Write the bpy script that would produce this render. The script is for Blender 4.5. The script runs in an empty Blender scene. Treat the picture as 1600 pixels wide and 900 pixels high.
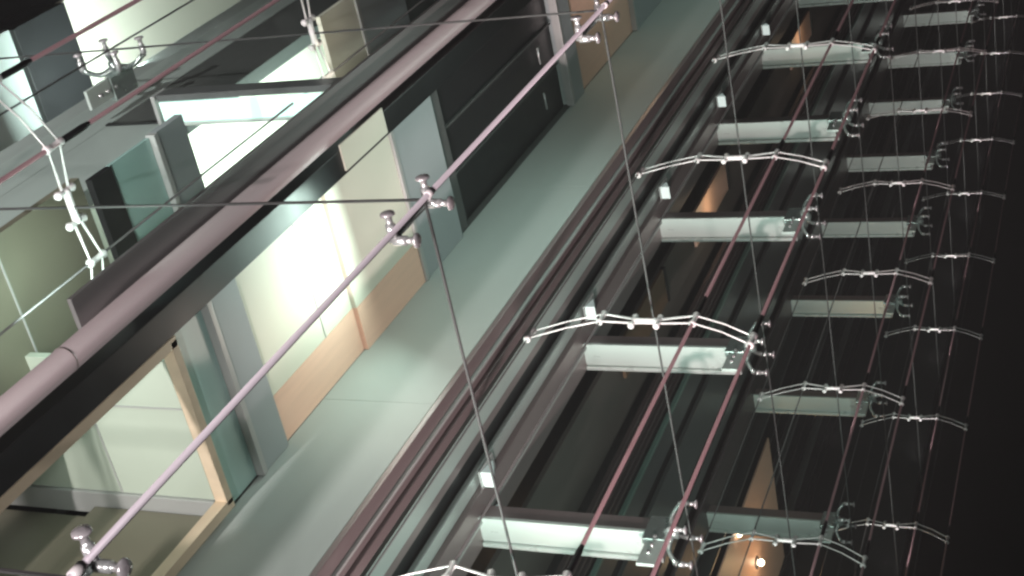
import bpy, bmesh, math, random
from mathutils import Vector, Matrix
random.seed(7)
S = bpy.context.scene
COL = S.collection

# ------------------------------------------------------------------ camera
# world: +Z up, the tower's corner edge stands on x=0,y=0; right face is the plane y=0 (x>0), left face the plane x=0 (y>0)
CAM = Vector((-2.7213, -3.3213, -5.7589))
RX = Vector((0.19372, -0.91365, 0.35738)); DN = Vector((0.87211, -0.00647, -0.48927)); FW = Vector((0.44933, 0.40646, 0.79555))
cd = bpy.data.cameras.new('camera'); cam = bpy.data.objects.new('camera', cd); COL.objects.link(cam)
cam.matrix_world = Matrix.Translation(CAM) @ Matrix((RX, -DN, -FW)).transposed().to_4x4()
cd.sensor_width = 36; cd.lens = 2150.0 / 1600 * 36; cd.clip_start = 0.05; cd.clip_end = 800
S.camera = cam

# ------------------------------------------------------------------ world, sun, exposure (night)
w = bpy.data.worlds.new('World'); S.world = w; w.use_nodes = True
nt = w.node_tree; sky = nt.nodes.new('ShaderNodeTexSky'); sky.sky_type = 'NISHITA'; sky.sun_disc = False
sky.sun_elevation = math.radians(-12); sky.sun_rotation = math.radians(200)
bg = nt.nodes['Background']; bg.inputs['Strength'].default_value = 0.05
nt.links.new(sky.outputs[0], bg.inputs['Color'])
S.view_settings.view_transform = 'Standard'; S.view_settings.look = 'None'
S.view_settings.exposure = 0.0; S.view_settings.gamma = 1.0; S.view_settings.use_curve_mapping = False
S.render.engine = 'CYCLES'
S.cycles.use_denoising = True; S.cycles.filter_width = 2.5
S.cycles.transparent_max_bounces = 64; S.cycles.max_bounces = 6; S.cycles.diffuse_bounces = 3; S.cycles.glossy_bounces = 3
S.cycles.sample_clamp_indirect = 4.0
S.cycles.caustics_reflective = False; S.cycles.caustics_refractive = False

def lamp(name, kind, loc, to, power, color=(1, 1, 1), size=(0.5, 0.5), spot=60, blend=0.6, spread=180):
    l = bpy.data.lights.new(name, kind); l.energy = power; l.color = color
    if kind == 'AREA':
        l.shape = 'RECTANGLE'; l.size, l.size_y = size; l.spread = math.radians(spread)
    elif kind == 'SPOT':
        l.spot_size = math.radians(spot); l.spot_blend = blend; l.shadow_soft_size = size[0]
    else:
        l.shadow_soft_size = size[0]
    o = bpy.data.objects.new(name, l); COL.objects.link(o); o.location = loc
    d = Vector(to) - Vector(loc)
    o.rotation_euler = d.to_track_quat('-Z', 'Y').to_euler()
    return o

PINK = (1.0, 0.74, 0.76); MINT = (0.80, 1.0, 0.91); WARM = (1.0, 0.72, 0.46); COOL = (0.88, 1.0, 0.97)
# floodlights at the foot of the facade, lighting rods and brackets
lamp('flood_light_right', 'SPOT', (3.4, -2.2, -6.9), (2.0, -0.25, 5), 6000, PINK, (0.12, 0), 46, 0.7)
lamp('flood_light_left', 'SPOT', (-2.0, 2.2, -6.9), (-0.4, 2.2, 1), 2300, (1, 0.85, 0.86), (0.12, 0), 70, 0.8)
lamp('flood_light_corner', 'SPOT', (-1.7, -1.7, -6.9), (0, 0, 1), 1000, (1, 0.88, 0.90), (0.12, 0), 60, 0.8)
lamp('side_fill_light', 'SPOT', (-6.0, 5.6, -4.5), (0.5, 3.9, 2.0), 2600, (1, 0.95, 0.95), (0.15, 0), 34, 0.8)  # added fill from the left, brightens the clad posts
# lamps of the cavity and the rooms, with added fills among them
lamp('cavity_lamp', 'AREA', (0.30, 0.40, 3.1), (1.88, 1.15, 2.9), 23, MINT, (0.5, 3.0))
lamp('cavity_uplight', 'AREA', (4.2, 1.0, -4.5), (4.7, 1.1, 4), 200, MINT, (0.8, 0.8), spread=100)
lamp('cavity_uplight_far', 'AREA', (8.9, 1.0, -2.5), (9.3, 1.1, 9), 45, MINT, (0.8, 0.8), spread=90)
lamp('landing_fill', 'AREA', (0.36, 1.95, 3.0), (0.40, 2.6, 3.8), 3.0, (1.0, 0.88, 0.74), (0.2, 0.5))  # added fill with no fitting, lifts the landing's upper band
lamp('fin_top_fill', 'AREA', (0.30, 0.40, 9.0), (1.88, 1.15, 9.0), 11, MINT, (0.5, 4.0))  # added fill, brightens the upper end of the fin
lamp('strip_fill', 'AREA', (3.7, 0.7, 4.5), (4.2, 2.0, 4.8), 13, (0.9, 0.97, 0.93), (0.4, 11))  # added fill for the strips beside the fin
lamp('near_cavity_fill', 'AREA', (6.4, 0.4, 6.5), (6.4, 2.2, 6.8), 20, MINT, (3, 12))  # added fill, lifts the grey strips of the near bay
lamp('far_cavity_fill', 'AREA', (11.2, 0.5, 12), (11.2, 2.3, 12.5), 16, MINT, (4, 10))  # added weak fill, keeps the far bay from going black
lamp('cove_lamp', 'AREA', (0.98, 1.22, 1.46), (1.02, 1.60, 0.85), 13, MINT, (0.75, 0.20))
lamp('room_lamp', 'POINT', (1.25, 0.85, 0.7), (0, 0, 0), 9, (1.0, 0.82, 0.73), (0.25, 0))
lamp('left_room_lamp', 'AREA', (1.35, 2.85, 3.9), (0.9, 3.9, 4.1), 75, MINT, (0.4, 3.0), spread=150)
lamp('left_cavity_fill', 'AREA', (0.25, 2.0, -0.6), (0.5, 2.7, 1.0), 13, MINT, (0.25, 0.6))  # added fill in a dark space, brightens beam and cyan strip
lamp('far_room_lamp', 'AREA', (0.7, 5.2, 4.0), (0.6, 6.2, 6.2), 90, COOL, (0.5, 0.5))
lamp('lower_room_lamp', 'AREA', (1.25, 2.25, -1.7), (1.25, 2.3, -0.4), 4.0, (0.90, 1.0, 0.90), (1.0, 1.2))
lamp('upper_room_lamp', 'AREA', (0.75, 1.52, 7.95), (0.80, 1.66, 7.2), 2.2, WARM, (0.5, 0.06), spread=120)

# ------------------------------------------------------------------ materials
def mat(name, base, rough=0.5, metal=0.0, noise=0.0, scale=3.0, stretch=(1, 1, 1), emit=None, es=0.0, spec=0.5, bump=0.0):
    m = bpy.data.materials.new(name); m.use_nodes = True
    t = m.node_tree; b = t.nodes['Principled BSDF']
    b.inputs['Base Color'].default_value = (*base, 1); b.inputs['Roughness'].default_value = rough
    b.inputs['Metallic'].default_value = metal; b.inputs['Specular IOR Level'].default_value = spec
    if noise or bump:
        tc = t.nodes.new('ShaderNodeTexCoord'); mp = t.nodes.new('ShaderNodeMapping'); mp.inputs['Scale'].default_value = stretch
        nz = t.nodes.new('ShaderNodeTexNoise'); nz.inputs['Scale'].default_value = scale; nz.inputs['Detail'].default_value = 5
        t.links.new(tc.outputs['Object'], mp.inputs[0]); t.links.new(mp.outputs[0], nz.inputs['Vector'])
        if noise:
            mx = t.nodes.new('ShaderNodeMix'); mx.data_type = 'RGBA'
            mx.inputs[6].default_value = (*[c * (1 - noise) for c in base], 1)
            mx.inputs[7].default_value = (*[min(1, c * (1 + noise)) for c in base], 1)
            t.links.new(nz.outputs['Fac'], mx.inputs[0]); t.links.new(mx.outputs[2], b.inputs['Base Color'])
            mr = t.nodes.new('ShaderNodeMapRange'); mr.inputs[3].default_value = max(0.05, rough - 0.12); mr.inputs[4].default_value = min(1, rough + 0.12)
            t.links.new(nz.outputs['Fac'], mr.inputs[0]); t.links.new(mr.outputs[0], b.inputs['Roughness'])
        if bump:
            bp = t.nodes.new('ShaderNodeBump'); bp.inputs['Strength'].default_value = bump; bp.inputs['Distance'].default_value = 0.01
            t.links.new(nz.outputs['Fac'], bp.inputs['Height']); t.links.new(bp.outputs[0], b.inputs['Normal'])
    if emit:
        b.inputs['Emission Color'].default_value = (*emit, 1); b.inputs['Emission Strength'].default_value = es
    return m

M = dict(
    rod=mat('painted_rod', (0.26, 0.165, 0.175), 0.36, 0.4, 0.1, 6),
    corner=mat('corner_rod_steel', (0.84, 0.80, 0.86), 0.24, 0.4),
    thin=mat('reflection_rod', (0.13, 0.125, 0.125), 0.4, 0.5, 0.1, 6),  # dark tone stands for the faintness of reflected rods
    coupler=mat('black_coupler', (0.012, 0.012, 0.013), 0.4, 0.2),
    chrome=mat('polished_steel', (0.86, 0.85, 0.86), 0.24, 0.65, 0.05, 9),
    cast=mat('cast_steel', (0.92, 0.90, 0.89), 0.34, 0.15, 0.08, 14),
    spider=mat('spider_steel', (0.58, 0.66, 0.64), 0.25, 0.75, 0.1, 8),
    greenpanel=mat('grey_green_panel', (0.41, 0.455, 0.435), 0.62, 0.0, 0.17, 1.1, (1, 1, 0.35)),
    mauve=mat('brushed_mauve', (0.32, 0.26, 0.26), 0.42, 0.5, 0.10, 3, (6, 6, 0.15)),
    mauve_dark=mat('dark_mauve', (0.10, 0.08, 0.08), 0.45, 0.3, 0.1, 3, (6, 6, 0.15)),
    pale=mat('pale_panel', (0.50, 0.57, 0.54), 0.4, 0.2, 0.08, 2, (4, 4, 0.2)),
    black=mat('black_metal', (0.016, 0.017, 0.018), 0.38, 0.0, 0.2, 4),
    dark=mat('dark_grey', (0.085, 0.090, 0.088), 0.45, 0.0, 0.2, 2, (3, 3, 0.3)),
    darkbrown=mat('dark_olive', (0.15, 0.14, 0.125), 0.5, 0.0, 0.2, 2, (3, 3, 0.3)),
    fin=mat('grey_fin', (0.19, 0.20, 0.20), 0.35, 0.5, 0.15, 3, (6, 6, 0.2)),
    greenfin=mat('green_edge', (0.20, 0.32, 0.28), 0.3, 0.1),
    tube=mat('column_paint', (0.30, 0.25, 0.258), 0.5, 0.3, 0.08, 2, (1, 1, 0.2)),
    slab=mat('grey_slab_edge', (0.36, 0.40, 0.41), 0.5, 0.1, 0.07, 3),
    plate=mat('steel_plate', (0.26, 0.25, 0.25), 0.4, 0.4, 0.1, 3, (6, 6, 0.15)),
    dim_wood=mat('shaded_wood', (0.20, 0.13, 0.08), 0.45, 0.0, 0.15, 2.2, (3, 3, 0.4)),  # recess wood with its dimness put into the colour
    slabtrim=mat('slab_trim', (0.46, 0.47, 0.46), 0.4, 0.2),
    cream=mat('cream_wall', (0.74, 0.73, 0.62), 0.6, 0.0, 0.03, 1.5),
    wood=mat('orange_wood', (0.88, 0.57, 0.44), 0.5, 0.0, 0.10, 4.0, (7, 7, 0.35)),
    trim=mat('pale_timber', (0.74, 0.60, 0.44), 0.45, 0.0, 0.16, 9, (1, 1, 0.5)),
    cyan=mat('cyan_glass_panel', (0.40, 0.60, 0.56), 0.15, 0.0, 0.05, 2),
    ceiling=mat('pale_ceiling', (0.50, 0.57, 0.48), 0.5, 0.0, 0.10, 1.1),
    tray=mat('white_tray', (0.72, 0.80, 0.76), 0.30, 0.25, 0.06, 3, (1, 0.4, 1)),
    lit=mat('fluorescent_diffuser', (0.7, 0.85, 0.8), 0.3, 0, emit=(0.62, 0.95, 0.86), es=0.75),
    white=mat('white_lamp', (0.8, 0.85, 0.85), 0.4, 0, emit=(0.85, 1.0, 0.96), es=0.28),
    bulb=mat('lamp_bulb', (1, 0.9, 0.7), 0.3, 0, emit=(1.0, 0.80, 0.55), es=14.0),
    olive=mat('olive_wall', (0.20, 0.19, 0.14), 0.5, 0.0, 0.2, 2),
    seal=mat('silicone_seal', (0.06, 0.06, 0.06), 0.55, 0.0),
    paving=mat('plaza_paving', (0.16, 0.155, 0.15), 0.8, 0.0, 0.25, 2.0, bump=0.3),
)
gm = bpy.data.materials.new('clear_glass'); gm.use_nodes = True
gt = gm.node_tree; gt.nodes.remove(gt.nodes['Principled BSDF'])
tr = gt.nodes.new('ShaderNodeBsdfTransparent'); tr.inputs[0].default_value = (0.962, 0.985, 0.975, 1)
gt.links.new(tr.outputs[0], gt.nodes['Material Output'].inputs['Surface'])
M['glass'] = gm

# ------------------------------------------------------------------ mesh helpers
class MB:
    def __init__(s): s.bm = bmesh.new(); s.smooth = False
    def box(s, x0, x1, y0, y1, z0, z1, bevel=0.0):
        r = bmesh.ops.create_cube(s.bm, size=1)
        for v in r['verts']:
            v.co = Vector(((x0 + x1) / 2 + v.co.x * (x1 - x0), (y0 + y1) / 2 + v.co.y * (y1 - y0), (z0 + z1) / 2 + v.co.z * (z1 - z0)))
        if bevel:
            es = list({e for v in r['verts'] for e in v.link_edges})
            bmesh.ops.bevel(s.bm, geom=es, offset=bevel, segments=2, affect='EDGES', profile=0.6)
        return s
    def tube(s, pts, rad, n=10, caps=True):
        s.smooth = True
        pts = [Vector(p) for p in pts]; rs = rad if isinstance(rad, (list, tuple)) else [rad] * len(pts)
        rings = []
        for i, p in enumerate(pts):
            d = (pts[min(i + 1, len(pts) - 1)] - pts[max(i - 1, 0)]).normalized()
            a = d.orthogonal().normalized() if i == 0 else (rings_a - d * rings_a.dot(d)).normalized()
            rings_a = a; b = d.cross(a)
            rings.append([s.bm.verts.new(p + (a * math.cos(2 * math.pi * k / n) + b * math.sin(2 * math.pi * k / n)) * rs[i]) for k in range(n)])
        for r0, r1 in zip(rings, rings[1:]):
            for k in range(n):
                s.bm.faces.new((r0[k], r0[(k + 1) % n], r1[(k + 1) % n], r1[k]))
        if caps:
            s.bm.faces.new(rings[0][::-1]); s.bm.faces.new(rings[-1])
        return s
    def ball(s, c, r, sq=(1, 1, 1)):
        s.smooth = True
        bmesh.ops.create_uvsphere(s.bm, u_segments=12, v_segments=8, radius=r, matrix=Matrix.Translation(c) @ Matrix.Diagonal((*sq, 1)))
        return s
    def build(s, name, m, parent=None, off=None):
        me = bpy.data.meshes.new(name)
        if off is not None: bmesh.ops.translate(s.bm, verts=s.bm.verts, vec=-Vector(off))
        bmesh.ops.recalc_face_normals(s.bm, faces=s.bm.faces)
        s.bm.to_mesh(me); s.bm.free(); me.materials.append(M[m])
        if s.smooth:
            for p in me.polygons: p.use_smooth = len(p.vertices) <= 4
        o = bpy.data.objects.new(name, me); COL.objects.link(o)
        if parent is not None: o.parent = parent
        return o

def tag(o, label=None, cat=None, group=None, kind=None):
    if label: o['label'] = label
    if cat: o['category'] = cat
    if group: o['group'] = group
    if kind: o['kind'] = kind
    return o
def thing(name, label, cat, loc, group=None, rz=0):
    o = bpy.data.objects.new(name, None); COL.objects.link(o); o.location = loc; o.rotation_euler = (0, 0, rz); o.empty_display_size = 0.2
    return tag(o, label, cat, group)
def part(name, mb, m, root, label=None):
    o = mb.build(name, m, root, off=root.location)
    if label: o['label'] = label
    return o
def kids(o): return [c for c in bpy.data.objects if c.parent == o]
def dup(root, loc, rz=None, label=None, group=None):
    r = root.copy(); COL.objects.link(r); r.location = loc
    if rz is not None: r.rotation_euler = (0, 0, rz)
    if label: r['label'] = label
    if group: r['group'] = group
    for ch in kids(root):
        c = ch.copy(); COL.objects.link(c); c.parent = r
        for g in kids(ch):
            d = g.copy(); COL.objects.link(d); d.parent = c
    return r
def seen(p):
    q = Vector(p) - CAM; z = FW.dot(q)
    if z <= 0: return None
    x = RX.dot(q) / z * 2150 + 800; y = DN.dot(q) / z * 2150 + 450
    return (x, y) if -10 < x < 1610 and -10 < y < 910 else None
ORD = ['lowest', 'second lowest', 'third lowest', 'fourth lowest', 'fifth lowest', 'sixth lowest', 'seventh lowest', 'eighth lowest',
       'ninth lowest', 'tenth lowest', 'eleventh lowest', 'twelfth lowest', 'thirteenth lowest', 'fourteenth lowest', 'fifteenth lowest', 'sixteenth lowest', 'seventeenth lowest', 'eighteenth lowest']

GROUND = -7.4
TOP = 62.0
# ------------------------------------------------------------------ ground
g = MB(); g.box(-300, 300, -300, 300, GROUND - 0.5, GROUND); tag(g.build('ground', 'paving'), kind='structure')

# ------------------------------------------------------------------ partition fin (grey green) with wood reveal
fin = thing('partition_fin', 'broad grey green panelled fin running diagonally across the middle of the picture', 'wall', (1.88, 0.77, GROUND))
zs = [GROUND, -5.8, -2.45, 0.84, 4.15, 7.45, 10.75, 14.05, 17.35, 24, 34, 46, TOP]
for a, b in zip(zs, zs[1:]):
    part('panel', MB().box(1.880, 1.94, 0.80, 1.634, a + 0.0015, b - 0.0015), 'greenpanel', fin)
part('core', MB().box(1.895, 2.16, 0.79, 2.6, GROUND, TOP), 'dark', fin)
def X_at(bear, y): return CAM.x + (y - CAM.y) / bear
e = 0.765
part('edge_cladding', MB().box(1.876, 1.985, e - 0.012, e + 0.03, GROUND, TOP, 0.006), 'mauve', fin)
part('edge_bead', MB().box(1.987, 2.008, e - 0.035, e + 0.02, GROUND, TOP, 0.004), 'slabtrim', fin)
part('edge_cladding', MB().box(2.010, 2.085, e - 0.008, e + 0.03, GROUND, TOP, 0.006), 'mauve', fin)
part('shadow_gap', MB().box(2.085, 2.115, e + 0.06, e + 0.1, GROUND, TOP), 'black', fin)
part('edge_cladding', MB().box(2.115, 2.19, e - 0.016, e + 0.03, GROUND, TOP, 0.006), 'mauve', fin)
# ------------------------------------------------------------------ rear wall of the cavity behind the right face
rear = thing('cavity_wall', 'dark wall of vertical strips behind the right glass face', 'wall', (3.6, 2.05, GROUND))
def strip(nm, x0, x1, y, m, th=0.06, lab=None, z0=GROUND, z1=TOP):
    return part(nm, MB().box(x0, x1, y, y + th, z0, z1, 0.004 if x1 - x0 > 0.03 else 0), m, rear, lab)
part('backing', MB().box(2.2, 14.2, 3.2, 3.3, GROUND, TOP), 'black', rear)
strip('dark_panel', 2.3, 3.80, 2.10, 'mauve_dark')
strip('pale_strip', 3.812, 4.003, 2.05, 'pale', lab='pale grey green strip beside the fin')
strip('cladding_strip', 4.006, 4.10, 2.06, 'mauve')
strip('dark_strip', 4.10, 4.31, 2.14, 'black', lab='black slot between the pale strips')
strip('pale_strip', 4.31, 4.44, 2.05, 'pale')
part('post', MB().box(4.445, 4.64, 1.99, 2.2, GROUND, TOP, 0.008), 'mauve', rear)
part('post_bead', MB().box(4.642, 4.668, 1.96, 2.1, GROUND, TOP, 0.004), 'slabtrim', rear)
part('post', MB().box(4.670, 4.92, 2.0, 2.2, GROUND, TOP, 0.008), 'mauve', rear)
strip('dark_panel', 5.66, 6.60, 2.30, 'darkbrown')
x = 6.40
for i in range(5):
    strip('ridge', x, x + 0.04, 2.02, 'mauve_dark'); x += 0.115
strip('dark_panel', 6.6, 7.0, 2.09, 'dark')
strip('glass_edge', 7.08, 7.125, 2.02, 'greenfin', lab='thin green glass edge among the dark strips')
strip('grey_strip', 7.14, 7.52, 2.06, 'fin'); strip('dark_strip', 7.52, 7.74, 2.12, 'black'); strip('grey_strip', 7.74, 8.40, 2.05, 'fin')
strip('dark_strip', 8.40, 8.62, 2.12, 'black'); strip('grey_strip', 8.62, 8.80, 2.05, 'fin'); strip('post', 9.0, 9.45, 2.0, 'mauve_dark')
x = 10.2
strip('dark_panel', 9.9, 14.0, 2.3, 'dark')
for i in range(9):
    strip('ridge', x, x + 0.05 + 0.05 * (i % 2), 2.05, 'dark' if i % 3 == 0 else 'black', 0.2); x += 0.42
part('end_wall', MB().box(14.0, 14.2, 0.3, 3.2, GROUND, TOP), 'black', rear)

# wood doors in the black recess, one per floor, and white lamp ends
for k, m, lab in ((0, 'wood', 'orange wood panel in the dark recess at the bottom edge'), (2, 'dim_wood', 'dim wood panel in the recess, above the second bracket arm'),
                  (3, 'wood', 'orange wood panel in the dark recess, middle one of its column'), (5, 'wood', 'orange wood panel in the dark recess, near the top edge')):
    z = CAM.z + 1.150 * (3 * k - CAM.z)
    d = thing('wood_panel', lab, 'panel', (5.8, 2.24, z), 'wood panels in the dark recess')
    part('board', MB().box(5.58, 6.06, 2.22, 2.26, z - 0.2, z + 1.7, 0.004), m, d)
    if k != 2: lamp('recess_fill', 'POINT', (5.75, 1.92, z + 0.5), (0, 0, 0), 3.5, WARM, (0.06, 0))  # added point light without fitting, brightens the orange panel
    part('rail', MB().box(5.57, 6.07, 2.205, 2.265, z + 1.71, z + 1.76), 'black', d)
for k in range(-2, 9):
    z = 3 * k + 0.25
    for xx, nm in ((4.37, 'beside the pale strip'), (4.80, 'on the mauve post')):
        vis2 = [kk for kk in range(-2, 9) if seen((xx, 1.95, 3 * kk + 0.6))]
        lab = 'small white wall lamp %s, %s there' % (nm, ORD[vis2.index(k)] if k in vis2 else 'unseen')
        wl = thing('wall_lamp', lab, 'lamp', (xx, 1.94, z), 'white lamps along the posts')
        b = MB(); hh = 0.26 if xx < 4.5 else 0.16
        vs = [b.bm.verts.new(p) for p in ((xx - 0.08, 2.0, z), (xx + 0.08, 2.0, z), (xx + 0.08, 1.89, z), (xx - 0.08, 1.89, z), (xx - 0.03, 2.0, z + hh), (xx + 0.03, 2.0, z + hh))]
        for f in ((0, 1, 2, 3), (0, 3, 4), (1, 5, 2), (3, 2, 5, 4), (0, 4, 5, 1)): b.bm.faces.new([vs[i] for i in f])
        part('shade', b, 'white', wl)
        part('back_plate', MB().box(xx - 0.10, xx + 0.10, 2.0, 2.012, z - 0.03, z + hh + 0.03), 'slabtrim', wl)

# ------------------------------------------------------------------ bracket arms from the wall to the right face
def make_arm(x0, label):
    t = thing('bracket_arm', label, 'bracket', (x0, 0.30, 6.0), 'bracket arms with pale soffits')
    part('side_plate', MB().box(x0, x0 + 0.022, 0.30, 2.0, 6.012, 6.20, 0.004), 'mauve', t)
    b = MB()
    b.box(x0 + 0.006, x0 + 0.25, 0.33, 2.0, 6.0, 6.01); part('soffit_tray', b, 'tray', t)
    part('lip', MB().box(x0 + 0.255, x0 + 0.30, 0.31, 2.0, 5.965, 6.02, 0.012), 'tray', t)
    part('lip', MB().box(x0 - 0.012, x0 + 0.004, 0.31, 2.0, 5.99, 6.03, 0.004), 'tray', t)
    part('end_cap', MB().box(x0 - 0.002, x0 + 0.30, 0.285, 0.305, 5.975, 6.175, 0.004), 'slabtrim', t)
    part('walkway_deck', MB().box(x0 + 0.03, x0 + 0.28, 0.33, 2.0, 6.1, 6.16), 'dark', t)
    return t
names = {4.62: 'at the near mullion line of the right face', 9.22: 'at the second mullion line of the right face', 13.7: 'at the far edge of the right face'}
for x0, ks in ((4.62, range(-1, 7)), (9.22, range(1, 12))):
    vis = [k for k in ks if seen((x0, 1.2, 3 * k)) or seen((x0, 0.4, 3 * k)) or seen((x0, 1.9, 3 * k))]
    a0 = None
    for k in ks:
        lab = 'pale bracket arm %s, %s there' % (names[x0], ORD[vis.index(k)] if k in vis else 'unseen one')
        if a0 is None:
            a0 = make_arm(x0, lab); a0.location.z = 3 * k
        else:
            dup(a0, (x0, 0.30, 3 * k), label=lab)

# ------------------------------------------------------------------ left of the fin: column, mullion, floor beams, rooms
col = thing('round_column', 'thick round mauve steel column rising diagonally behind the left glass face', 'column', (0.319, 1.62, GROUND))
part('shaft', MB().tube([(0.319, 1.62, GROUND), (0.319, 1.62, TOP)], 0.073, 40), 'tube', col)
for z in (-1.16, 8.5, 18): part('joint_ring', MB().tube([(0.319, 1.62, z - 0.005), (0.319, 1.62, z + 0.005)], 0.0755, 40), 'mauve', col)
mu = thing('black_mullion', 'black rectangular mullion beside the round mauve column', 'mullion', (0.53, 1.56, GROUND))
cpl = thing('backing_plate', 'dark grey flat steel plate along the upper side of the round mauve column', 'plate', (0.2, 1.66, -0.9))
part('plate', MB().box(0.11, 0.30, 1.70, 1.73, -0.9, TOP, 0.004), 'plate', cpl)
part('profile', MB().box(0.44, 0.62, 1.56, 1.72, GROUND, TOP, 0.006), 'black', mu)
part('lit_patch', MB().box(0.40, 0.592, 1.545, 1.557, 1.72, 2.38), 'cream', mu, 'short pale patch of lit wall at the mullion')  # added pale plate standing for the bright wall patch here

def beam(z0, z1, lab, x0=0.60, x1=1.875, y=1.60, nm='floor_beam', dep=0.38):
    t = thing(nm, lab, 'beam', ((x0 + x1) / 2, y, z0), 'floor beams of the rooms')
    part('fascia', MB().box(x0, x1, y, y + dep, z0 + 0.05, z1), 'slab', t)
    part('edge_trim', MB().box(x0, x1, y - 0.015, y + 0.06, z0, z0 + 0.046, 0.004), 'slabtrim', t)
    return t
beam(-3.0, -2.70, 'grey floor beam below the timber framed opening')
beam(-0.035, 0.30, 'grey floor beam between the timber framed room and the bright cream room')
beam(2.475, 3.22, 'tall grey floor beam between the bright cream room and the dark room')
beam(6.0, 6.35, 'grey floor beam between the dark room and the orange lit recess')
beam(8.15, 9.2, 'pinkish grey floor beam above the orange recess at the top of the picture')
beam(11.4, 11.8, 'grey floor beam highest up beside the fin')

# bright cream room
room = thing('room_wall', 'bright cream wall with a peach timber edge beside the grey green fin', 'wall', (1.2, 1.63, 0.3))
part('wall_face', MB().box(0.60, 1.535, 1.64, 1.70, 0.302, 1.47), 'cream', room)
part('timber_edge', MB().box(1.538, 1.876, 1.636, 1.70, 0.302, 1.47), 'wood', room, 'pale peach timber edge lit from above')
part('shade_bulkhead', MB().box(0.60, 1.535, 1.606, 1.70, 1.475, 2.472), 'cream', room)  # upper wall set forward to make the shade above the lit part
part('shade_bulkhead_timber', MB().box(1.538, 1.876, 1.602, 1.70, 1.475, 2.472), 'wood', room, 'shaded peach timber above the lit part')
part('wall_seam', MB().box(0.60, 1.535, 1.636, 1.641, 1.07, 1.076), 'slabtrim', room)
# dark room
droom = thing('dark_window_wall', 'black glazed wall between two floor beams with two slim steel handles', 'wall', (1.2, 1.70, 3.22))
part('dark_glazing', MB().box(0.60, 1.875, 1.70, 1.74, 3.22, 6.0), 'black', droom)
for xx in (1.02, 1.42): part('glazing_bar', MB().box(xx, xx + 0.018, 1.675, 1.70, 3.22, 6.0), 'dark', droom)
part('ledge', MB().box(0.60, 1.875, 1.64, 1.70, 3.225, 3.42), 'dark', droom)
for xx, zz in ((1.17, 5.55), (1.60, 5.5)): part('handle', MB().tube([(xx - 0.06, 1.66, zz), (xx + 0.1, 1.66, zz)], 0.010, 8), 'chrome', droom)
# orange recess
oroom = thing('timber_wall', 'orange timber wall lit dimly near the top edge beside the corner rod', 'wall', (1.2, 2.0, 6.35))
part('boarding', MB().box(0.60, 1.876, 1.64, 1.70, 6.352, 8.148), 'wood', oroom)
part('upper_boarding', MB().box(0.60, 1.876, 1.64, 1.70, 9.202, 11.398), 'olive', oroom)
# timber framed opening below
fr = thing('timber_framed_opening', 'pale timber framed opening at the lower left with a pale green ceiling inside', 'window', (1.2, 1.6, -2.7))
part('head_rail', MB().box(0.655, 1.80, 1.575, 1.66, -0.445, -0.385, 0.004), 'trim', fr)
part('stile', MB().box(0.635, 0.70, 1.575, 1.66, -2.7, -0.385, 0.004), 'trim', fr)
part('stile', MB().box(1.765, 1.835, 1.575, 1.66, -2.7, -0.385, 0.004), 'trim', fr)
part('transom_panel', MB().box(0.62, 1.868, 1.64, 1.68, -0.384, -0.04), 'cyan', fr, 'cyan glass strip above the timber frame')
lc = thing('room_ceiling', 'pale green ceiling panel seen inside the timber framed opening', 'ceiling', (1.2, 2.5, -0.45))
part('ceiling_panel', MB().box(0.78, 1.76, 1.665, 4.5, -0.44, -0.39), 'ceiling', lc)
part('cornice', MB().box(1.765, 1.93, 1.665, 4.5, -0.46, -0.41, 0.006), 'slabtrim', lc)
part('panel_joint', MB().box(1.10, 1.112, 1.67, 4.5, -0.4435, -0.4405), 'slabtrim', lc)
part('panel_joint', MB().box(0.785, 1.755, 2.35, 2.362, -0.4435, -0.4405), 'slabtrim', lc)
dw = thing('dark_side_wall', 'dark olive side wall inside the timber framed opening at the bottom left', 'wall', (2.0, 2.6, GROUND))
part('wall_face', MB().box(1.96, 2.04, 2.62, 5, GROUND, -0.47), 'olive', dw)
part('wall_face', MB().box(1.870, 1.89, 1.70, 2.6, GROUND, -0.47), 'olive', dw)

# ------------------------------------------------------------------ landing behind the left face
def lbeam(z0, z1, lab): return beam(z0, z1, lab, 0.045, 1.2, 2.6, 'landing_beam', 0.06)
lbeam(1.17, 1.53, 'grey landing beam left of the round column below the bright tray lamp')
lbeam(4.13, 5.0, 'grey green landing beam above the bright room at the top centre left')
lr = thing('landing_wall', 'brightly lit white landing wall left of the round column', 'wall', (0.9, 3.9, 0.5))
part('wall_face', MB().box(0.63, 2.2, 3.9, 3.96, 0.5, 5.6), 'cream', lr)
part('shade_bulkhead', MB().box(0.05, 1.3, 2.60, 2.64, 3.55, 4.128), 'cream', lr)  # added band, shaped to give the shaded zone of the wall
ud = thing('upper_landing_wall', 'dark green grey wall above the landing beam at the top', 'wall', (0.6, 2.7, 5))
part('wall_face', MB().box(0.05, 1.4, 2.7, 2.76, 5.0, 12), 'dark', ud)
lg = thing('landing_glazing', 'cyan glazed strip under the landing beam left of the round column', 'window', (0.6, 2.62, 0.7))
part('pane', MB().box(0.06, 1.2, 2.63, 2.66, 0.72, 1.165), 'cyan', lg)
part('rail', MB().box(0.06, 1.2, 2.61, 2.66, 0.50, 0.715, 0.004), 'black', lg)
lo = thing('olive_wall', 'dim olive lower wall at the left edge behind the glass', 'wall', (0.6, 2.7, GROUND))
part('wall_face', MB().box(0.04, 1.4, 2.7, 2.76, GROUND, 0.5), 'olive', lo)
for zz in (-0.35, -1.1): part('seam', MB().box(0.04, 1.4, 2.692, 2.70, zz, zz + 0.012), 'slabtrim', lo)

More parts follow.
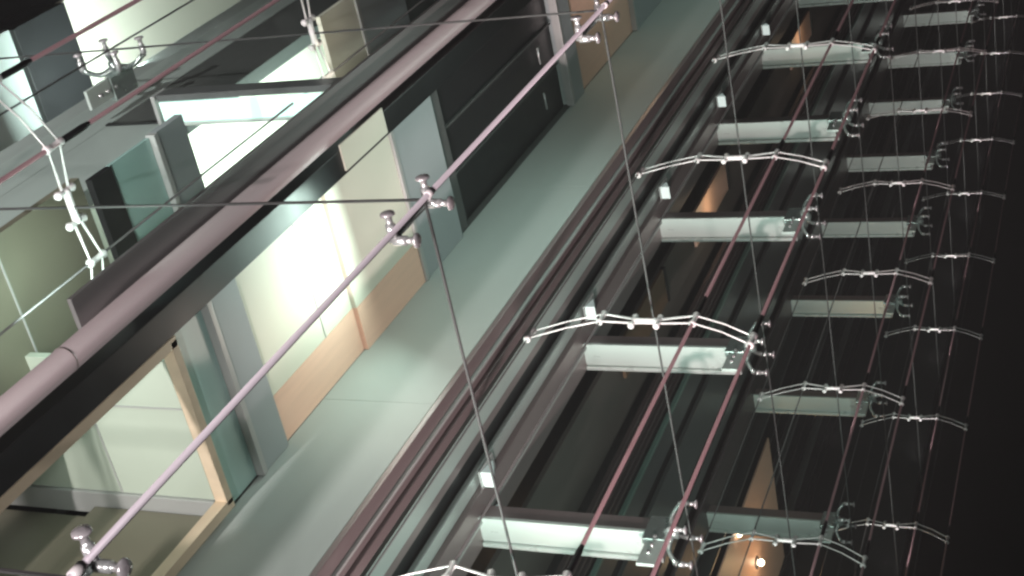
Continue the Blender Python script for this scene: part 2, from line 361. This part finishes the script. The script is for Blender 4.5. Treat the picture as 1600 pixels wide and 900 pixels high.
tl = thing('tray_lamp', 'long bright mint fluorescent tray lamp at the upper left', 'lamp', (0.27, 2.0, 2.5), 'tray lamps along the left face')
part('housing', MB().box(0.25, 0.30, 1.90, 3.58, 2.505, 2.66, 0.004), 'fin', tl)
part('diffuser', MB().box(0.305, 0.47, 1.93, 3.56, 2.49, 2.51), 'lit', tl)
part('lip', MB().box(0.475, 0.50, 1.92, 3.57, 2.475, 2.54, 0.008), 'tray', tl)
part('end_cap', MB().box(0.25, 0.50, 3.585, 3.62, 2.48, 2.66, 0.004), 'slabtrim', tl)

# cladding posts on the left face, dark over pale, then a greenish one
cp = thing('cladding_post', 'dark and pale clad post running diagonally above the tray lamp', 'post', (0.5, 3.8, GROUND))
part('upper_cladding', MB().box(0.50, 0.62, 3.46, 4.19, 2.60, TOP, 0.006), 'dark', cp)
part('lower_cladding', MB().box(0.495, 0.62, 3.46, 4.19, GROUND, 2.54, 0.006), 'pale', cp)
part('joint', MB().box(0.485, 0.6, 3.45, 4.2, 2.545, 2.595), 'black', cp)
gp = thing('cladding_post', 'greenish grey clad post behind the dark spider fitting', 'post', (0.5, 4.6, GROUND))
part('cladding', MB().box(0.50, 0.62, 4.20, 4.72, GROUND, TOP, 0.006), 'pale', gp)
part('cladding', MB().box(0.52, 0.62, 4.73, 5.0, GROUND, TOP, 0.006), 'greenpanel', gp)

fw = thing('far_room_wall', 'bright white far room wall at the top left corner', 'wall', (1, 6.25, 4.8))
part('wall_face', MB().box(0.05, 2.5, 6.25, 6.32, 4.78, 9.0), 'cream', fw)
fb = beam(4.0, 4.78, 'black floor beam under the far white wall at the top left', 0.05, 2.5, 6.2, 'far_floor_beam')
for c in kids(fb): c.data.materials[0] = M['black']
ow = thing('far_lower_wall', 'dim grey green far wall under the black floor beam at the left edge', 'wall', (1, 6.3, GROUND))
part('wall_face', MB().box(0.05, 2.5, 6.25, 6.32, GROUND, 4.0), 'pale', ow)
ib = thing('interior_backdrop_wall', 'dark interior wall deep behind the rooms', 'wall', (3, 9, GROUND))
part('wall_face', MB().box(0.1, 14, 9.0, 9.2, GROUND, TOP), 'black', ib)

# ------------------------------------------------------------------ glass panes (two faces)
def pane(face, s0, s1, z0, z1, lab):
    gpn = 0.010
    if face == 'R':
        r = thing('glass_pane', lab, 'glass pane', ((s0 + s1) / 2, 0, z0), 'glass panes of the tower')
        part('sheet', MB().box(s0 + gpn, s1 - gpn, 0.0, 0.016, z0 + gpn, z1 - gpn), 'glass', r)
        b = MB(); q = 0.007
        b.box(s0 + 0.002, s1 - 0.002, 0.002, 0.014, z0 + 0.002, z0 + q); b.box(s0 + 0.002, s1 - 0.002, 0.002, 0.014, z1 - q, z1 - 0.002)
        b.box(s0 + 0.002, s0 + q, 0.002, 0.014, z0 + q, z1 - q); b.box(s1 - q, s1 - 0.002, 0.002, 0.014, z0 + q, z1 - q)
        part('edge_seal', b, 'seal', r)
    else:
        r = thing('glass_pane', lab, 'glass pane', (0, (s0 + s1) / 2, z0), 'glass panes of the tower')
        part('sheet', MB().box(0.0, 0.016, s0 + gpn, s1 - gpn, z0 + gpn, z1 - gpn), 'glass', r)
        b = MB(); q = 0.007
        b.box(0.002, 0.014, s0 + 0.002, s1 - 0.002, z0 + 0.002, z0 + q); b.box(0.002, 0.014, s0 + 0.002, s1 - 0.002, z1 - q, z1 - 0.002)
        b.box(0.002, 0.014, s0 + 0.002, s0 + q, z0 + q, z1 - q); b.box(0.002, 0.014, s1 - q, s1 - 0.002, z0 + q, z1 - q)
        part('edge_seal', b, 'seal', r)
    return r
cn = {0: 'nearest the corner', 1: 'in the middle column', 2: 'in the farthest column'}
for c, (s0, s1, ks) in enumerate(((0.012, 4.6, range(-2, 5)), (4.6, 9.2, range(0, 9)), (9.2, 13.8, range(2, 14)))):
    vis = [k for k in ks if any(seen((s0 + (s1 - s0) * u, 0, 3 * k + 3 * v)) for u in (0.02, .25, .5, .75, 0.98) for v in (0.02, .25, .5, .75, 0.98))]
    for k in ks:
        pane('R', s0, s1, 3 * k, 3 * k + 3, 'clear right face pane %s, %s there' % (cn[c], ORD[vis.index(k)] if k in vis else 'unseen'))
for c, (s0, s1, ks) in enumerate(((0.012, 4.3, range(-2, 4)), (4.3, 8.6, range(0, 4)))):
    vis = [k for k in ks if any(seen((0, s0 + (s1 - s0) * u, 3 * k + 3 * v)) for u in (0.02, .25, .5, .75, 0.98) for v in (0.02, .25, .5, .75, 0.98))]
    for k in ks:
        pane('L', s0, s1, 3 * k, 3 * k + 3, 'clear left face pane %s, %s there' % (('nearest the corner', 'beyond the dark spider')[c], ORD[vis.index(k)] if k in vis else 'unseen'))

# ------------------------------------------------------------------ corner rod and tension rods
cr = thing('corner_rod', 'slim mauve rod standing on the glass corner edge between the two faces', 'rod', (-0.03, -0.03, GROUND))
part('shaft', MB().tube([(-0.03, -0.03, GROUND), (-0.03, -0.03, TOP)], 0.0145, 14), 'corner', cr)
for k in range(-2, 8): part('clip', MB().tube([(-0.03, -0.03, 3 * k - 0.03), (-0.03, -0.03, 3 * k + 0.03)], 0.021, 14), 'cast', cr)

ZB = -0.19      # bow centre below the glass joint on the right face
SETS = [('R', 2.4, range(-2, 7), ZB, 'on the nearest right truss'), ('R', 6.9, range(1, 12), ZB - 0.03, 'on the middle right truss'),
        ('R', 11.4, range(3, 15), ZB - 0.06, 'on the far right truss'), ('L', 2.35, range(-2, 5), 0.0, 'on the left truss')]
def P(face, s, a, z):
    """point at s across the face (negative = outside), a along the face"""
    return (a, s, z) if face == 'R' else (s, a, z)
coupl = {}
for face, a, ks, zb, nm in SETS:
    for s, r, m, word in ((-0.87, 0.0135, 'rod', 'outermost'), (-0.37, 0.0148, 'rod', 'bright outer'), (0.37, 0.008, 'thin', 'reflected inner'), (0.87, 0.007, 'thin', 'reflected innermost')):  # inner rods are built for the outer rods' reflection in the glass
        x, y, _ = P(face, s, a, 0)
        t = thing('tension_rod', '%s vertical tension rod %s' % (word, nm), 'rod', (x, y, GROUND), 'vertical tension rods')
        part('shaft', MB().tube([(x, y, GROUND), (x, y, TOP)], r, 12), m, t)
        if s < 0:
            key = (r,)
            for k in ks:
                z = 3 * k + zb + (0.05 if s == -0.37 else -0.22) + 0.06
                if key not in coupl:
                    o = part('coupler', MB().tube([(x, y, z), (x, y, z + 0.03), (x, y, z + 0.2), (x, y, z + 0.26)], [r * 1.1, r * 1.45, r * 1.45, r * 1.05], 12), 'coupler', t)
                    coupl[key] = (o, (x, y, z))
                else:
                    o0, p0 = coupl[key]; o = o0.copy(); COL.objects.link(o); o.parent = t
                    o.location = (0, 0, z - p0[2])
# ------------------------------------------------------------------ bow brackets
def make_bow(label):
    """local frame: x along the face, y across it (negative outside), z up"""
    t = thing('bow_bracket', label, 'bracket', (0, 0, 0), 'bow shaped steel brackets')
    part('clamp', MB().tube([(0, -0.115, 0), (0, -0.1, 0), (0, -0.05, 0), (0, 0.05, 0), (0, 0.1, 0), (0, 0.115, 0)], [0.012, 0.03, 0.024, 0.024, 0.03, 0.012], 12), 'cast', t)
    for sg in (-1, 1):  # inner half is the outer half's glass reflection, built as steel
        b = MB()
        for dz, dx in ((0.05, 0.0), (-0.06, 0.0)):
            b.tube([(0, sg * 0.09, 0.5 * dz), (0, sg * 0.37, 0.045 + dz), (0, sg * 0.62, -0.07 + dz), (0, sg * 0.87, -0.235 + dz)], [0.010, 0.0068, 0.0062, 0.0062] , 8)
        arm = part('arm', b, 'cast', t)
        for s, zz, r in ((0.10, 0.0, 0.028), (0.37, 0.045, 0.030), (0.87, -0.235, 0.033)):
            l = MB().tube([(0, sg * s, zz - 0.09), (0, sg * s, zz - 0.075), (0, sg * s, zz - 0.04), (0, sg * s, zz + 0.03), (0, sg * s, zz + 0.06), (0, sg * s, zz + 0.08)], [0.6 * r, r, 0.62 * r, 0.62 * r, r, 0.55 * r], 12)
            o = l.build('lug', 'cast', arm)
    return t
bow0 = None
for face, a, ks, zb, nm in SETS:
    vis = [k for k in ks if any(seen(P(face, s, a, 3 * k + zb)) for s in (-0.87, -0.37, 0, 0.37, 0.87))]
    for k in ks:
        lab = 'arched steel bow bracket %s, %s of its row' % (nm, ORD[vis.index(k)] if k in vis else 'unseen')
        loc = P(face, 0, a, 3 * k + zb); rz = 0 if face == 'R' else -math.pi / 2
        if bow0 is None:
            bow0 = make_bow(lab); bow0.location = loc; bow0.rotation_euler = (0, 0, rz)
        else:
            dup(bow0, loc, rz + random.uniform(-0.012, 0.012), lab)
        if face == 'R' and a > 5 and k in vis:      # added spot without fitting, brightening each bow of the two outer trusses
            lamp('bow_fill_spot', 'SPOT', (a, -0.15, 3 * k + zb - 1.25), (a, -0.05, 3 * k + zb), 42 if a < 10 else 75, (1.0, 0.90, 0.90), (0.04, 0), 88, 0.7)

# ------------------------------------------------------------------ spider fittings
def pin(mb, p, n):
    """stand-off pin through the glass at p, n points outward"""
    p = Vector(p); n = Vector(n)
    mb.tube([p + n * 0.040, p + n * 0.034, p + n * 0.022, p + n * 0.021, p - n * 0.03, p - n * 0.032, p - n * 0.105, p - n * 0.11, p - n * 0.13],
            [0.012, 0.038, 0.040, 0.018, 0.018, 0.026, 0.026, 0.016, 0.014], 14)
def make_spider(label):
    t = thing('spider_fitting', label, 'glass fitting', (0, 0, 0), 'four armed spider fittings')
    part('hub', MB().tube([(0, 0.10, 0), (0, 0.11, 0), (0, 0.2, 0), (0, 0.22, 0)], [0.02, 0.05, 0.05, 0.03], 16), 'spider', t)
    for sx in (-1, 1):
        for sz in (-1, 1):
            b = MB(); pts = []
            for i in range(7):
                u = i / 6
                pts.append((sx * 0.185 * u, 0.16 - 0.05 * u + 0.05 * math.sin(math.pi * u), sz * (0.175 * u ** 0.8)))
            b.tube(pts, [0.036, 0.030, 0.025, 0.022, 0.020, 0.021, 0.026], 10)
            arm = part('arm', b, 'spider', t)
            q = MB(); pin(q, (sx * 0.185, 0.008, sz * 0.175), (0, -1, 0)); q.build('pin', 'chrome', arm)
    part('stem', MB().box(-0.032, 0.032, 0.20, 0.40, -0.14, 0.17, 0.010), 'spider', t)
    part('gusset', MB().box(-0.015, 0.015, 0.20, 0.36, -0.44, -0.145, 0.004), 'tray', t)
    for zz in (-0.3, -0.2, -0.1): part('bolt', MB().tube([(-0.04, 0.29, zz), (0.04, 0.29, zz)], 0.016, 8), 'chrome', t)
    return t
sp0 = None
for face, a, ks, nm in (('R', 4.6, range(-1, 7), 'on the near mullion line of the right face'), ('R', 9.2, range(1, 12), 'on the second mullion line of the right face'),
                        ('L', 4.3, range(0, 3), 'on the left face')):
    vis = [k for k in ks if seen(P(face, 0.1, a, 3 * k))]
    for k in ks:
        lab = 'steel spider %s, %s there' % (nm, ORD[vis.index(k)] if k in vis else 'unseen')
        if face == 'L' and k == 1: lab = 'dark four armed spider fitting against the white room at the top left'
        loc = P(face, 0, a, 3 * k); rz = 0 if face == 'R' else -math.pi / 2
        if sp0 is None:
            sp0 = make_spider(lab); sp0.location = loc
        else:
            dup(sp0, loc, rz + random.uniform(-0.02, 0.02), lab)
# corner fittings
def make_corner(label):
    t = thing('corner_fitting', label, 'glass fitting', (0, 0, 0), 'polished fittings along the glass corner')
    part('hub', MB().tube([(0.11, 0.11, -0.17), (0.11, 0.11, -0.15), (0.11, 0.11, 0.13), (0.11, 0.11, 0.15)], [0.016, 0.024, 0.024, 0.016], 12), 'spider', t)
    for sz in (-0.235, 0.2):
        for fx in (0, 1):
            p = (0.125, 0.0, sz) if fx else (0.0, 0.105, sz); n = (0, -1, 0) if fx else (-1, 0, 0)
            q = MB(); pin(q, p, n); o = part('pin', q, 'chrome', t)
            e0 = Vector(p) - Vector(n) * 0.10
            o2 = MB().tube([e0, (0.11, 0.11, sz * 0.55)], [0.014, 0.02], 8); part('arm', o2, 'spider', t)
    return t
c0 = None
cl = {-1: 'polished four pin corner fitting at the bottom left on the corner rod', 0: 'polished four pin corner fitting in the middle of the corner rod',
      1: 'polished four pin corner fitting at the top of the corner rod'}
for k in range(-1, 3):
    lab = cl.get(k, 'polished corner fitting above the picture')
    if c0 is None: c0 = make_corner(lab); c0.location = (0, 0, 3 * k)
    else: dup(c0, (0, 0, 3 * k), 0, lab)

# ------------------------------------------------------------------ warm lobby far right below
lb = thing('timber_lobby_wall', 'warm orange lobby wall around the glowing lamp at the bottom right', 'wall', (11.8, 2.2, 8.5))
part('wall_face', MB().box(10.45, 12.95, 2.02, 2.045, 8.6, 12.6), 'wood', lb)
bl = thing('glowing_lamp', 'small glowing round lamp on the orange wall at the bottom right', 'lamp', (11.75, 1.97, 11.0))
part('bulb', MB().ball((11.75, 1.95, 11.0), 0.055), 'bulb', bl)
part('holder', MB().tube([(11.75, 2.02, 11.0), (11.75, 1.99, 11.0)], [0.05, 0.04], 12), 'chrome', bl)
part('reflector', MB().tube([(11.75, 2.03, 11.0), (11.75, 2.0, 11.0)], [0.12, 0.10], 14), 'mauve_dark', bl)
lamp('lobby_lamp', 'POINT', (11.6, 1.40, 10.7), (0, 0, 0), 13, (1.0, 0.58, 0.28), (0.08, 0))

b2 = thing('glowing_lamp', 'tiny warm glint under the pale bracket arm at the bottom right', 'lamp', (10.55, 1.98, 10.22))
part('bulb', MB().ball((10.55, 1.97, 10.22), 0.04, (1, 1, 1.6)), 'bulb', b2)  # glowing ball stands for the second warm glint
part('holder', MB().tube([(10.55, 2.02, 10.22), (10.55, 1.99, 10.22)], [0.04, 0.03], 12), 'chrome', b2)
# ------------------------------------------------------------------ thin haze box added for the milky veil of the glass
hm = bpy.data.materials.new('veil_haze'); hm.use_nodes = True
ht = hm.node_tree; ht.nodes.remove(ht.nodes['Principled BSDF'])
hv = ht.nodes.new('ShaderNodeVolumePrincipled'); hv.inputs['Color'].default_value = (0.93, 0.95, 0.95, 1); hv.inputs['Density'].default_value = 0.0021
ht.links.new(hv.outputs[0], ht.nodes['Material Output'].inputs['Volume']); M['haze'] = hm
tag(MB().box(-310, 310, -310, 310, GROUND - 1.6, TOP + 3).build('haze', 'haze'), kind='stuff')
S.cycles.volume_bounces = 0; S.cycles.volume_max_steps = 64
